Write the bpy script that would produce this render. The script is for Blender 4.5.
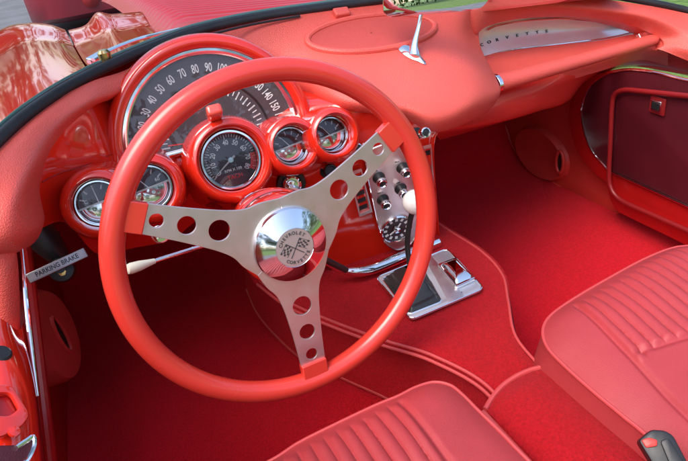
import bpy, bmesh, math, random
from mathutils import Vector, Matrix, noise
random.seed(7)
for o in list(bpy.data.objects): bpy.data.objects.remove(o)
SC = bpy.context.scene
COL = SC.collection
rad = math.radians
V = Vector
# ------------------------------------------------------------------ camera
RES = (1024, 686)
FPX, YAW, PIT, ROL = 613.0, .316, .531, -.151
CAM = V((-.133, -.634, .877))
def _axes():
    cy, sy, cp, sp = math.cos(YAW), math.sin(YAW), math.cos(PIT), math.sin(PIT)
    view = V((sy*cp, cy*cp, -sp)); right = V((cy, -sy, 0)); up = right.cross(view)
    c, s = math.cos(ROL), math.sin(ROL)
    return c*right + s*up, -s*right + c*up, view
AR, AU, AV = _axes()
cd = bpy.data.cameras.new('camera'); cam = bpy.data.objects.new('camera', cd); COL.objects.link(cam)
cam.matrix_world = Matrix(((AR.x, AU.x, -AV.x, CAM.x), (AR.y, AU.y, -AV.y, CAM.y), (AR.z, AU.z, -AV.z, CAM.z), (0, 0, 0, 1)))
cd.sensor_width = 36; cd.lens = FPX/688*36; cd.clip_start = .02; cd.clip_end = 3000
SC.camera = cam
SC.render.resolution_x, SC.render.resolution_y = RES
# ------------------------------------------------------------------ light
SUN_EL, SUN_AZ = rad(57), rad(-118)       # azimuth measured from +y towards +x
w = bpy.data.worlds.new('World'); SC.world = w; w.use_nodes = True
nt = w.node_tree; bg = nt.nodes['Background']
sky = nt.nodes.new('ShaderNodeTexSky'); sky.sky_type = 'NISHITA'; sky.sun_disc = False
sky.sun_elevation = SUN_EL; sky.sun_rotation = SUN_AZ
sky.air_density = 1.0; sky.dust_density = 3.0; sky.ozone_density = 1.0
nt.links.new(sky.outputs[0], bg.inputs[0]); bg.inputs[1].default_value = .15
sl = bpy.data.lights.new('sun', 'SUN'); sl.energy = 0.8; sl.angle = rad(40); sl.color = (1, .975, .94)
so = bpy.data.objects.new('sun', sl); COL.objects.link(so)
sd = V((math.sin(SUN_AZ)*math.cos(SUN_EL), math.cos(SUN_AZ)*math.cos(SUN_EL), math.sin(SUN_EL)))
so.rotation_euler = sd.to_track_quat('Z', 'Y').to_euler()
SC.view_settings.view_transform = 'Standard'; SC.view_settings.look = 'None'
SC.view_settings.exposure = 1.32; SC.view_settings.gamma = 1
SC.render.engine = 'CYCLES'
SC.cycles.max_bounces = 12; SC.cycles.diffuse_bounces = 8; SC.cycles.glossy_bounces = 6; SC.cycles.transparent_max_bounces = 16

# ------------------------------------------------------------------ helpers
def ray(px, py): return AR*((px-344)/FPX) + AU*((230.5-py)/FPX) + AV
def at(px, py, ax, v):
    """Point of the plane ax = v that was measured at this spot of the photograph."""
    r = ray(px, py); i = 'xyz'.index(ax)
    return CAM + r*((v-CAM[i])/r[i])
def onp(px, py, o, n):
    r = ray(px, py); return CAM + r*((o-CAM).dot(n)/r.dot(n))
class Frame:
    def __init__(s, o, n, xhint=V((1, 0, 0)), roll=0):
        s.o = V(o); s.n = V(n).normalized()
        x = V(xhint); x = (x - s.n*x.dot(s.n)).normalized(); y = s.n.cross(x)
        s.x = x*math.cos(roll)+y*math.sin(roll); s.y = s.n.cross(s.x)
    def P(s, a, b, c=0): return s.o + s.x*a + s.y*b + s.n*c
    def px(s, px, py, c=0): return onp(px, py, s.o+s.n*c, s.n)
    def uv(s, px, py, c=0):
        d = s.px(px, py, c)-s.o; return (d.dot(s.x), d.dot(s.y))
    def sub(s, a, b, c=0, roll=0): return Frame(s.P(a, b, c), s.n, s.x, roll)
def cr(pts, n, closed=False):
    """Catmull-Rom through the points, n samples per span."""
    pts = [V(p) for p in pts]; m = len(pts); out = []
    for i in range(m if closed else m-1):
        if closed: a, b, c, d = pts[i-1], pts[i], pts[(i+1) % m], pts[(i+2) % m]
        else: a, b, c, d = pts[i-1] if i else pts[0]*2-pts[1], pts[i], pts[i+1], pts[i+2] if i+2 < m else pts[-1]*2-pts[-2]
        for k in range(n):
            t = k/n
            out.append(.5*((2*b)+(c-a)*t+(2*a-5*b+4*c-d)*t*t+(3*b-a-3*c+d)*t**3))
    if not closed: out.append(pts[-1].copy())
    return out
class MB:
    def __init__(s): s.v = []; s.f = []
    def grid(s, rows, cu=False, cv=False):
        b = len(s.v); R = len(rows); C = len(rows[0])
        for r in rows: s.v += [V(p) for p in r]
        for i in range(R if cu else R-1):
            for j in range(C if cv else C-1):
                s.f.append((b+i*C+j, b+i*C+(j+1) % C, b+((i+1) % R)*C+(j+1) % C, b+((i+1) % R)*C+j))
        return s
    def patch(s, ctrl, nu=8, nv=8):
        rows = [cr(r, nv) for r in ctrl]
        cols = [cr([r[j] for r in rows], nu) for j in range(len(rows[0]))]
        return s.grid([[cols[j][i] for j in range(len(cols))] for i in range(len(cols[0]))])
    def poly(s, pts):
        b = len(s.v); s.v += [V(p) for p in pts]; s.f.append(tuple(range(b, b+len(pts)))); return s
    def tube(s, path, r, seg=12, closed=False, caps=True, flat=1.0, up=None):
        path = [V(p) for p in path]; m = len(path); rr = r if isinstance(r, (list, tuple)) else [r]*m
        rings = []; ref = up
        for i, p in enumerate(path):
            t = (path[(i+1) % m]-path[i-1]) if closed else (path[min(i+1, m-1)]-path[max(i-1, 0)])
            t.normalize()
            if ref is None: ref = V((0, 0, 1)) if abs(t.z) < .9 else V((1, 0, 0))
            a = ref - t*ref.dot(t)
            a.normalize(); b_ = t.cross(a)
            if up is None: ref = a
            rings.append([p+(a*math.cos(2*math.pi*k/seg)*flat+b_*math.sin(2*math.pi*k/seg))*rr[i] for k in range(seg)])
        b0 = len(s.v); s.grid(rings, cu=closed, cv=True)
        if caps and not closed:
            s.f.append(tuple(b0+k for k in range(seg))[::-1]); s.f.append(tuple(b0+(m-1)*seg+k for k in range(seg)))
        return s
    def lathe(s, fr, prof, seg=48, a0=0, a1=2*math.pi):
        full = abs(a1-a0-2*math.pi) < 1e-6; n = seg if full else seg+1
        rows = [[fr.P(max(r, 1e-5)*math.cos(a0+(a1-a0)*k/seg), max(r, 1e-5)*math.sin(a0+(a1-a0)*k/seg), h) for k in range(n)] for r, h in prof]
        return s.grid(rows, cv=full)
    def box(s, fr, x0, x1, y0, y1, z0, z1):
        b = len(s.v)
        s.v += [fr.P(x, y, z) for z in (z0, z1) for y in (y0, y1) for x in (x0, x1)]
        s.f += [tuple(b+i for i in q) for q in ((0, 2, 3, 1), (4, 5, 7, 6), (0, 1, 5, 4), (2, 6, 7, 3), (0, 4, 6, 2), (1, 3, 7, 5))]
        return s
    def plate(s, fr, outline, holes=(), z=0, th=.002, bevel=.0004):
        """A flat plate with holes, extruded and bevelled; outline in frame units."""
        cu = bpy.data.curves.new('c', 'CURVE'); cu.dimensions = '2D'; cu.fill_mode = 'BOTH'
        for pts in [outline]+list(holes):
            sp = cu.splines.new('POLY'); sp.points.add(len(pts)-1); sp.use_cyclic_u = True
            for i, p in enumerate(pts): sp.points[i].co = (p[0], p[1], 0, 1)
        cu.extrude = th/2-bevel; cu.bevel_depth = bevel; cu.bevel_resolution = 1; cu.offset = -bevel
        return s._curve(cu, fr, z+th/2)
    def text(s, fr, txt, size, x=0, y=0, rot=0, z=.0004, th=.0002, sx=1.0, spacing=1.0):
        cu = bpy.data.curves.new('t', 'FONT'); cu.body = txt; cu.size = size; cu.align_x = 'CENTER'; cu.align_y = 'CENTER'
        cu.extrude = th; cu.offset = size*.016; cu.resolution_u = 3; cu.space_character = spacing
        f = fr.sub(x, y, 0, rot); return s._curve(cu, f, z, sx)
    def _curve(s, cu, fr, z, sx=1.0):
        o = bpy.data.objects.new('tmp', cu); COL.objects.link(o)
        bpy.context.view_layer.update()
        me = bpy.data.meshes.new_from_object(o.evaluated_get(bpy.context.evaluated_depsgraph_get()))
        b = len(s.v); s.v += [fr.P(v.co.x*sx, v.co.y, v.co.z+z) for v in me.vertices]
        s.f += [tuple(b+i for i in p.vertices) for p in me.polygons]
        bpy.data.objects.remove(o); bpy.data.meshes.remove(me); return s
    def build(s, name, mat, parent=None, sharp=35, solid=0, bevel=0, sub=0, label=None, bseg=3, off=-1):
        me = bpy.data.meshes.new(name)
        org = sum(s.v, V((0, 0, 0)))/len(s.v)
        base = V((0, 0, 0))
        me.from_pydata([tuple(p) for p in s.v], [], s.f); me.materials.append(mat)
        bm = bmesh.new(); bm.from_mesh(me); bmesh.ops.remove_doubles(bm, verts=bm.verts, dist=1e-6)
        if solid == 0: bmesh.ops.recalc_face_normals(bm, faces=bm.faces)
        bm.to_mesh(me); bm.free()
        me.polygons.foreach_set('use_smooth', [True]*len(me.polygons)); me.set_sharp_from_angle(angle=rad(sharp)); me.update()
        o = bpy.data.objects.new(name, me); COL.objects.link(o)
        if parent: o.parent = parent
        if solid:
            m = o.modifiers.new('solid', 'SOLIDIFY'); m.thickness = solid; m.offset = off
        if bevel:
            m = o.modifiers.new('bevel', 'BEVEL'); m.width = bevel; m.segments = bseg; m.limit_method = 'ANGLE'; m.angle_limit = rad(40)
        if sub:
            m = o.modifiers.new('sub', 'SUBSURF'); m.levels = sub; m.render_levels = sub
        if label: o['label'] = label
        return o
def empty(name, parent=None, loc=(0, 0, 0)):
    o = bpy.data.objects.new(name, None); COL.objects.link(o); o.location = loc; o.empty_display_size = .05
    if parent: o.parent = parent
    return o
def tag(o, label=None, cat=None, group=None, kind=None):
    for k, v in (('label', label), ('category', cat), ('group', group), ('kind', kind)):
        if v: o[k] = v
    return o
def circ(cx, cy, r, n=32): return [(cx+r*math.cos(2*math.pi*k/n), cy+r*math.sin(2*math.pi*k/n)) for k in range(n)]
def ss(a, b, x):
    t = max(0, min(1, (x-a)/(b-a))); return t*t*(3-2*t)
# ------------------------------------------------------------------ materials
def mat(name, col, rough=.5, metal=0, bump=0, bscale=300, coat=0, var=0, vscale=8, sheen=0, spec=.5, col2=None, btype='noise', rvar=0):
    m = bpy.data.materials.new(name); m.use_nodes = True; n = m.node_tree; b = n.nodes['Principled BSDF']
    b.inputs['Base Color'].default_value = (*col, 1); b.inputs['Roughness'].default_value = rough; b.inputs['Metallic'].default_value = metal
    b.inputs['Coat Weight'].default_value = coat; b.inputs['Coat Roughness'].default_value = .03
    b.inputs['Specular IOR Level'].default_value = spec
    b.inputs['Sheen Weight'].default_value = sheen; b.inputs['Sheen Roughness'].default_value = .5
    tc = n.nodes.new('ShaderNodeTexCoord')
    if var or rvar:
        t = n.nodes.new('ShaderNodeTexNoise'); t.inputs['Scale'].default_value = vscale; t.inputs['Detail'].default_value = 6
        n.links.new(tc.outputs['Object'], t.inputs['Vector'])
    if var:
        mx = n.nodes.new('ShaderNodeMix'); mx.data_type = 'RGBA'
        c2 = col2 or tuple(c*(1-var) for c in col)
        mx.inputs[6].default_value = (*col, 1); mx.inputs[7].default_value = (*c2, 1)
        mr = n.nodes.new('ShaderNodeMapRange'); mr.inputs[1].default_value = .35; mr.inputs[2].default_value = .65
        n.links.new(t.outputs[0], mr.inputs[0]); n.links.new(mr.outputs[0], mx.inputs[0]); n.links.new(mx.outputs[2], b.inputs['Base Color'])
    if rvar:
        mr2 = n.nodes.new('ShaderNodeMapRange'); mr2.inputs[1].default_value = .3; mr2.inputs[2].default_value = .7
        mr2.inputs[3].default_value = rough; mr2.inputs[4].default_value = rough+rvar
        n.links.new(t.outputs[0], mr2.inputs[0]); n.links.new(mr2.outputs[0], b.inputs['Roughness'])
    if bump:
        if btype == 'voronoi': t2 = n.nodes.new('ShaderNodeTexVoronoi')
        else: t2 = n.nodes.new('ShaderNodeTexNoise'); t2.inputs['Detail'].default_value = 4
        t2.inputs['Scale'].default_value = bscale; n.links.new(tc.outputs['Object'], t2.inputs['Vector'])
        bp = n.nodes.new('ShaderNodeBump'); bp.inputs['Strength'].default_value = bump; bp.inputs['Distance'].default_value = .0025 if 'carpet' in name else .001
        n.links.new(t2.outputs[0], bp.inputs['Height']); n.links.new(bp.outputs[0], b.inputs['Normal'])
    return m
M = {
 'vinyl': mat('red_vinyl', (.74, .10, .075), .36, bump=.55, bscale=620, var=.08, vscale=5, rvar=.08, btype='voronoi'),
 'seat': mat('red_seat_leather', (.42, .040, .044), .40, bump=.3, bscale=1300, var=.15, vscale=6, rvar=.1, btype='voronoi'),
 'piping': mat('red_piping', (.50, .055, .055), .45, bump=.2, bscale=600),
 'paint': mat('red_gloss_paint', (.68, .022, .008), .09, coat=1, bump=.02, bscale=60, rvar=.04, vscale=20),
 'body': mat('red_body_paint', (.55, .020, .020), .06, coat=.5, bump=.05, bscale=6, rvar=.03),
 'wheelred': mat('red_wheel_plastic', (.70, .045, .030), .2, coat=.4, var=.06, vscale=12, rvar=.08),
 'carpet': mat('red_carpet', (.62, .009, .020), .95, bump=1, bscale=520, var=.22, vscale=260, sheen=.03, spec=.05),  # footwell copy, base lightened to make up for the shade there
 'carpet_lit': mat('red_carpet_lit_copy', (.42, .007, .012), .95, bump=1, bscale=520, var=.22, vscale=260, sheen=.03, spec=.1),  # same carpet, darker base copy for the better lit tunnel and box
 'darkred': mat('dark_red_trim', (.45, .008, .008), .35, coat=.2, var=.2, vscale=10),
 'doorvinyl': mat('maroon_door_vinyl', (.085, .006, .012), .4, bump=.3, bscale=800, var=.2, vscale=10, btype='voronoi'),
 'kick': mat('red_kick_panel', (.62, .045, .035), .45, bump=.3, bscale=700, var=.15),
 'chrome': mat('chrome', (.86, .86, .87), .05, 1, rvar=.05, vscale=30),
 'steel': mat('brushed_stainless_seat_tint', (.74, .67, .66), .38, 1, rvar=.1, vscale=60),  # pinkish base colour stands in for the reflection of the red seats
 'bonnet': mat('red_bonnet_paint', (.40, .012, .014), .3, coat=.15, spec=.35),
 'frame': mat('dark_red_seal', (.24, .010, .012), .4, var=.15),
 'emblem': mat('emblem_disc', (.66, .58, .60), .36, .75),
 'print': mat('dark_enamel', (.05, .045, .05), .4),
 'alu': mat('brushed_aluminium', (.76, .77, .79), .42, .85, bump=.15, bscale=500, rvar=.12, vscale=14),
 'silverpaint': mat('silver_paint', (.86, .87, .89), .28, .55, rvar=.1, vscale=20),
 'white': mat('white_plastic', (.8, .79, .74), .2, coat=.5),
 'cream': mat('white_numerals', (.75, .76, .74), .5),
 'dial': mat('grey_dial', (.085, .065, .07), .35, var=.15, vscale=50),
 'dialdark': mat('maroon_dial', (.035, .010, .013), .3),
 'black': mat('black_plastic', (.012, .012, .013), .35, rvar=.15, vscale=40),
 'rubber': mat('black_rubber', (.02, .02, .024), .55, bump=.3, bscale=200, var=.3, vscale=30),
 'leather': mat('black_boot_leather', (.022, .020, .020), .38, bump=.5, bscale=300),
 'needle': mat('red_needle', (.7, .03, .02), .4),
 'greenglass': mat('glass_edge_green', (.10, .20, .17), .15, coat=.5),
 'asphalt': mat('grey_asphalt', (.16, .16, .175), .9, bump=.8, bscale=90, var=.25, vscale=3),
 'grass': mat('lawn_grass', (.13, .22, .04), .9, bump=1, bscale=120, var=.5, vscale=14, col2=(.05, .1, .015)),
 'amber': mat('amber_lamp', (.7, .3, .02), .1, coat=1),
}
# brushed, anisotropic dial face with radial sheen is only the metal itself
def glass_mat(name, tint=(1, 1, 1), refl=.6, ior=1.5):
    m = bpy.data.materials.new(name); m.use_nodes = True; n = m.node_tree; n.nodes.clear()
    o = n.nodes.new('ShaderNodeOutputMaterial'); mx = n.nodes.new('ShaderNodeMixShader'); t = n.nodes.new('ShaderNodeBsdfTransparent')
    g = n.nodes.new('ShaderNodeBsdfGlossy'); fr = n.nodes.new('ShaderNodeFresnel'); fr.inputs[0].default_value = ior
    t.inputs[0].default_value = (*tint, 1); g.inputs['Roughness'].default_value = .01; g.inputs[0].default_value = (refl, refl, refl, 1)
    n.links.new(fr.outputs[0], mx.inputs[0]); n.links.new(t.outputs[0], mx.inputs[1]); n.links.new(g.outputs[0], mx.inputs[2]); n.links.new(mx.outputs[0], o.inputs[0])
    return m
M['glass'] = glass_mat('clear_glass', (.93, .97, .95), .4, 1.12); M['lens'] = glass_mat('gauge_lens', (.97, .97, .97), 1.0)

# ================================================================== SETTING
Zg = -.32
g = MB().poly([(-400, -400, Zg), (400, -400, Zg), (400, 400, Zg), (-400, 400, Zg)]).build('ground', M['grass'])
tag(g, 'green lawn grass around the car', None, None, 'structure')
g = MB().poly([(-7, -3.2, Zg+.004), (1.5, -3.2, Zg+.004), (1.75, 4.2, Zg+.004), (4.4, 6, Zg+.004), (4.6, 16, Zg+.004), (-7, 16, Zg+.004)]).build('pavement', M['asphalt'])
tag(g, 'grey asphalt the cars are parked on', None, None, 'structure')

# ================================================================== THE CAR
car = empty('convertible_car', None, (0, 0, Zg))
tag(car, 'red open-top sports car seen into its all-red cockpit, standing on grey asphalt', 'car')
_e = car
class Sub:   # parts are built in world coordinates; parent inverse keeps them there
    pass
def fixparent(o):
    pass
PARTS = []
def P(mb, name, m, parent=None, **k):
    o = mb.build(name, M[m] if isinstance(m, str) else m, None, **k)
    par = parent or car
    o.parent = par
    if par is car: o.location = (0, 0, -Zg)
    return o

# ---- floor and footwells
prof = [(-.9, .03), (-.3, .03), (.1, .03), (.4, .03), (.6, .02), (.74, .018), (.82, .04), (.87, .10), (.90, .165), (.94, .26), (.97, .4), (.98, .6)]
pp = cr([V((0, a, b)) for a, b in prof], 6)
def sheet(x0, x1, nx, f=None):
    rows = []
    for p in pp:
        rows.append([V((x0+(x1-x0)*i/nx, p.y, p.z+(f(x0+(x1-x0)*i/nx, p.y) if f else 0))) for i in range(nx+1)])
    return rows
P(MB().grid(sheet(-.44, .16, 20)), 'floor_carpet', 'carpet', label='red carpet of the driver footwell')
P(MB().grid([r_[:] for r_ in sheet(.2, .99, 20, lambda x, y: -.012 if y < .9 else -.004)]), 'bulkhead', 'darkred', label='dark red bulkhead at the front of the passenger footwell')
full = pp; pp = [p for p in full if p.y <= .912]
def cornered(rows):
    xa, xb, rc = .50, .962, .09
    top = rows[-1][0].z; out = []
    for r_ in rows:
        q = []
        for p in r_:
            d = top-p.z if p.y > .8 else 1
            lim = xb - (rc-math.sqrt(max(0, rc*rc-max(0, rc-d)**2)) if d < rc else 0)
            q.append(V((min(p.x, lim), p.y-.004, p.z+.002)))
        out.append(q)
    return out
ps_ = cornered(sheet(.22, .962, 60))
pc = P(MB().grid(ps_), 'floor_carpet', 'carpet', solid=.006, label='red carpet of the passenger footwell')
P(MB().tube([r_[-1]+V((0, -.001, .002)) for r_ in ps_[60:]]+[p+V((0, -.001, .003)) for p in ps_[-1][::-1]][1:], .0035, 8), 'piping', 'carpet', pc)
pp = full
# ---- transmission tunnel: traced edge lines at their real heights
TL = [(250, 262, .27), (260, 281, .256), (290, 303, .25), (333, 322, .25), (385, 341, .25), (435, 357, .25), (492, 391, .25), (530, 461, .25)]
A_ = [(245, 262, .12), (247, 290, .08), (262, 320, .045), (300, 358, .04), (345, 380, .04), (392, 402, .04), (430, 430, .04), (470, 500, .04)]
tl = [at(a, b, 'z', c) for a, b, c in TL]; al = [at(a, b, 'z', c) for a, b, c in A_]
TR = [(425, 214, .25), (444, 228, .25), (480, 251, .25), (501, 274, .25), (507, 300, .25), (514, 335, .25), (538, 366, .25), (600, 430, .25)]
tr = [at(a, b, 'z', c) for a, b, c in TR]
P(MB().patch([[al[i], al[i].lerp(tl[i], .5)+V((.006, 0, .02)), tl[i]-V((0, 0, .006))] for i in range(8)], 10, 8), 'tunnel_side', 'carpet', label='red carpeted tunnel side by the driver footwell')
rows = []
for i in range(8):
    m_ = tl[i].lerp(tr[i], .5)+V((0, 0, .002))
    rows.append([tl[i]-V((0.002, 0, .012)), tl[i]+V((.006, 0, 0)), m_, tr[i]-V((.006, 0, 0)), tr[i]+V((.008, 0, -.02)), tr[i]+V((.03, .01, -.12)), V((tr[i].x+.05, tr[i].y+.02, .02))])
tunnel = P(MB().patch(rows, 10, 6), 'tunnel_carpet', 'carpet_lit', label='red carpet over the transmission tunnel')
tlp = cr([p+V((0, 0, .001)) for p in tl[1:]], 12)
P(MB().tube(tlp, .0026, 8), 'piping', 'piping', tunnel); 
P(MB().tube([p+V((-.007, -.004, -.003)) for p in tlp], .0026, 8), 'piping', 'piping', tunnel)
P(MB().tube(cr([p+V((0, 0, .003)) for p in al[1:]], 12), .0035, 8), 'piping', 'piping', tunnel)
P(MB().tube(cr([p+V((.002, 0, -.001)) for p in tr[0:7]], 12), .0022, 8), 'piping', 'piping', tunnel)

# ---- carpeted box between the seats
bz = .262
bo = [(485, 410), (493, 397), (503, 386), (516, 377), (529, 371), (540, 368), (560, 381), (600, 419), (645, 461), (690, 500)]
bl = [at(a, b, 'z', bz) for a, b in bo]
front = [at(a, b, 'z', bz) for a, b in bo[:6]]
fr_ = cr(front, 6)
rows = []
dirb = (at(645, 461, 'z', bz)-at(540, 368, 'z', bz)).normalized(); dirl = (at(532, 461, 'z', bz)-at(485, 410, 'z', bz)).normalized()
for i, p in enumerate(fr_):
    t = i/(len(fr_)-1); d = dirl.lerp(dirb, t); b_ = .014*math.sin(math.pi*t)
    rows.append([V((p.x, p.y+.01, .1)), p-V((0, -.006, .02)), p-V((0, 0, .004)), p+d*.012+V((0, 0, .002+b_*.3)), p+d*.06+V((0, 0, .004+b_)), p+d*.25+V((0, 0, .006+b_)), p+d*.5+V((0, 0, b_))])
a0 = [q+V((-.004, 0, -.02)) for q in rows[0]]; a1 = [V((q.x-.01, q.y, .05)) for q in rows[0]]
b0 = [q+V((.004, 0, -.02)) for q in rows[-1]]; b1 = [V((q.x+.01, q.y, .05)) for q in rows[-1]]
box = P(MB().grid([cr(r, 5) for r in [a1, a0]+rows+[b0, b1]]), 'armrest_console', 'carpet_lit', sharp=60, label='red carpeted storage box between the seats')
P(MB().tube([p+V((0, 0, .001)) for p in fr_], .0035, 8), 'piping', 'piping', box)
P(MB().tube([fr_[0]+V((-.003, 0, -.001)), fr_[0]+dirl*.3], .003, 8), 'piping', 'piping', box)

# ---- seats
def seat(outpx, z, pleat_a, pleat_b, pitch, inside, label, crown=.028):
    pts = [at(a, b, 'z', z) for a, b in outpx[0]]
    pts += [V((a, b, z)) for a, b in outpx[1]]
    ol = cr(pts, 36, True)
    n = len(ol); cen = sum(ol, V((0, 0, 0)))/n
    A = at(*pleat_a, 'z', z+.02); B = at(*pleat_b, 'z', z+.02); d = (B-A).normalized(); nn = V((-d.y, d.x, 0))
    if (cen-A).dot(nn) < 0: nn = -nn
    rows = []
    # skirt
    for dz, off in ((-.24, .012), (-.16, .016), (-.06, .012), (-.02, .004), (-.004, 0)):
        rr = []
        for i, p in enumerate(ol):
            o_ = (p-cen); o_.z = 0; o_.normalize(); rr.append(p+o_*off+V((0, 0, dz)))
        rows.append(rr)
    R = 150
    for k in range(R):
        s = (k/(R-1))**1.0; rr = []
        for p in ol:
            q = p.lerp(cen, s*.985); dd = (q-p).length
            h = crown*(1-math.exp(-dd/.035))
            u = (q-A).dot(nn); vv = (q-A).dot(d)
            wgt = ss(0, .006, u)*ss(.012, .035, dd)*inside(u, vv, ss)
            h += wgt*(abs(math.sin(math.pi*(u+.0004*math.sin(vv*31)*math.sin(u*90))/pitch))**.6*.0052-.003)
            h += .0016*noise.noise(q*14)+.0004*noise.noise(q*40)*ss(.0, .05, dd)
            h -= .004*math.exp(-(u/.004)**2)*ss(.01, .03, dd)
            h -= .004*inside(u, vv, ss, True)
            rr.append(q+V((0, 0, h-.002*0)))
        rows.append(rr)
    s_ = P(MB().grid(rows, cv=True), 'seat', 'seat', sharp=80, label=label)
    P(MB().tube([p+V((0, 0, .001)) for p in ol], .0024, 8, closed=True), 'piping', 'piping', s_)
    return s_
seat(([(262, 466), (300, 443), (340, 423), (376, 406), (398, 397), (416, 388), (434, 383), (450, 386), (462, 395), (478, 411), (502, 434), (530, 463)],
      [(.17, -.45), (.12, -.6), (-.1, -.62), (-.3, -.55), (-.31, -.3), (-.24, -.14)]), .30, (402, 400), (447, 461), .0172,
     lambda u, v, s, e=False: 0 if e else s(-.002, .01, u), 'red pleated leather driver seat cushion')
def ins(u, v, s, e=False):
    lim = .115+.0*u
    if e: return math.exp(-((v-lim)/.005)**2)*s(0, .02, u)
    return 1-s(lim-.012, lim, v-.02*s(.0, .05, -u+.05))
seat(([(700, 245), (672, 249), (642, 261), (600, 284), (570, 302), (550, 317), (543, 331), (547, 347), (562, 364), (592, 391), (622, 416), (660, 449)],
      [(.27, -.5), (.36, -.6), (.6, -.6), (.76, -.5), (.78, -.25), (.74, -.1)]), .30, (577, 303), (688, 418), .0172,
     ins, 'red pleated leather passenger seat cushion')

# ---- dash pad and cove
from mathutils.bvhtree import BVHTree
def Y(a, b, c): return at(a, b, 'y', c)
def rowsY(g): return [[Y(*p) for p in r] for r in g]
class Surf:
    def __init__(s, mb): s.t = BVHTree.FromPolygons([tuple(v) for v in mb.v], mb.f)
    def hit(s, px, py, lift=0, dflt=.3):
        h = s.t.ray_cast(CAM, ray(px, py).normalized())
        if h[0] is None: return Y(px, py, dflt), V((0, -.5, .8))
        n = h[1] if h[1].dot(CAM-h[0]) > 0 else -h[1]
        return h[0]+n*lift, n
padg = [
 [(165, 40, .37), (170, 55, .37), (180, 75, .38), (200, 95, .39), (215, 110, .39)],
 [(190, 32, .375), (205, 50, .37), (222, 80, .37), (235, 100, .37), (240, 115, .37)],
 [(250, 21, .385), (268, 46, .355), (283, 68, .335), (294, 88, .315), (300, 102, .32)],
 [(310, 12, .39), (325, 42, .33), (337, 75, .25), (344, 98, .20), (348, 110, .205)],
 [(370, 5, .395), (384, 42, .31), (394, 80, .22), (399, 105, .172), (402, 117, .185)],
 [(430, 1, .40), (440, 40, .31), (446, 80, .21), (440, 115, .152), (436, 131, .168)],
 [(465, -3, .405), (462, 35, .34), (480, 76, .24), (475, 104, .18), (466, 123, .195)],
 [(480, -4, .41), (474, 34, .40), (496, 78, .30), (500, 94, .255), (487, 112, .25)]]
gr = rowsY(padg)
cf = (0, .25, 1, 1, 1)
end = [p+V((.004+.02*(1-c), .05*c, -.004)) for p, c in zip(gr[-1], cf)]; end2 = [p+V((-.01+.04*(1-c), .13*c, -.02*c-.008)) for p, c in zip(gr[-1], cf)]
lip = [[r[0]] + r[1:] + [r[-1]+V((0, .03, -.004)), r[-1]+V((0, .12, .0))] for r in gr+[end, end2]]
padmb = MB().patch(lip, 8, 8)
padS = Surf(padmb)
pad = P(padmb, 'dash_pad', 'vinyl', sharp=80, label='salmon red padded vinyl dash top')
ring = []
for k in range(40):
    a = 2*math.pi*k/40; p, n = padS.hit(371+63.5*math.cos(a), 32+17.5*math.sin(a)-6.5*math.cos(a)*1.0+2, .001); ring.append(p)
P(MB().tube(cr(ring, 3, True), .0055, 10, closed=True), 'speaker_grille_rim', 'vinyl', pad)
rows = []
for q in (1, .8, .5, .02):
    rows.append([padS.hit(371+61*q*math.cos(2*math.pi*k/40), 32+16.5*q*math.sin(2*math.pi*k/40)-6.5*q*math.cos(2*math.pi*k/40)+2, .0022)[0] for k in range(40)])
P(MB().grid(rows, cv=True), 'speaker_grille', mat('red_speaker_cloth', (.58, .07, .06), .7, bump=1, bscale=1600), pad)
p, n = padS.hit(341, 15, .003)
P(MB().box(Frame(p, n), -.014, .014, -.009, .009, -.006, .007), 'vinyl_tab', 'vinyl', pad, bevel=.003)

# cove over the passenger side
band = rowsY([
 [(440, -5, .42), (446, 14, .425), (452, 33, .44)],
 [(468, -5, .405), (472, 14, .395), (475, 33, .40)],
 [(500, -7, .43), (498, 8, .415), (489, 25, .425)],
 [(530, -7, .445), (530, 6, .425), (520, 18, .44)],
 [(565, -5, .45), (567, 6, .43), (565, 15.5, .45)],
 [(610, 0, .445), (612, 11, .42), (610, 20, .445)],
 [(650, 6, .42), (652, 18, .39), (638, 27, .42)],
 [(680, 12, .39), (684, 32, .35), (661, 37, .385)],
 [(710, 20, .35), (705, 50, .30), (667, 45, .365)],
 [(740, 40, .30), (712, 66, .29), (661, 50, .37)]])
back = [[r[0]]+[r[1], r[2], r[2]+V((0, .012, -.003)), r[2]+V((0, .05, -.012))] for r in band]
bandmb = MB().patch(back, 8, 8)
P(bandmb, 'dash_roll', 'vinyl', sharp=80, label='red vinyl roll above the silver cove')
cov = rowsY([
 [(470, 30, .455), (472, 45, .45), (476, 62, .43)],
 [(488, 20, .475), (488, 38, .475), (488, 60, .45)],
 [(530, 12, .49), (530, 32, .50), (530, 52, .47)],
 [(580, 12, .49), (580, 30, .50), (580, 47, .47)],
 [(620, 17, .48), (620, 28, .485), (620, 42, .46)],
 [(660, 27, .45), (655, 32, .45), (650, 37, .43)]])
covmb = MB().patch(cov, 10, 8)
cove = P(covmb, 'cove_panel', 'silverpaint', label='silver painted cove panel with spaced lettering')
covS = Surf(covmb)
trim = [covS.hit(x, y, .002, .48)[0] for x, y in ((486, 30), (496, 25.5), (520, 21), (565, 18.5), (610, 23), (636, 29.5))]
P(MB().tube(cr(trim, 8), .0022, 8), 'edge_trim', 'chrome', cove)
trim = [covS.hit(x, y, .002, .48)[0] for x, y in ((490, 55), (503, 52), (520, 49), (565, 44), (610, 38), (636, 32))]
P(MB().tube(cr(trim, 8), .0018, 8), 'edge_trim', 'chrome', cove)
for i, (ch, x, y) in enumerate(zip('CORVETTE', (481.5, 489, 497, 507, 517, 527, 537, 546.5), (45, 42.3, 40, 37.6, 35.6, 33.8, 32.4, 31.3))):
    p, n = covS.hit(x, y, .0006); f = Frame(p, n, V((1, .05, .0)))
    P(MB().text(f, ch, .0085, sx=1.7, th=.0004), 'raised_letter', 'black', cove)
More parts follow.
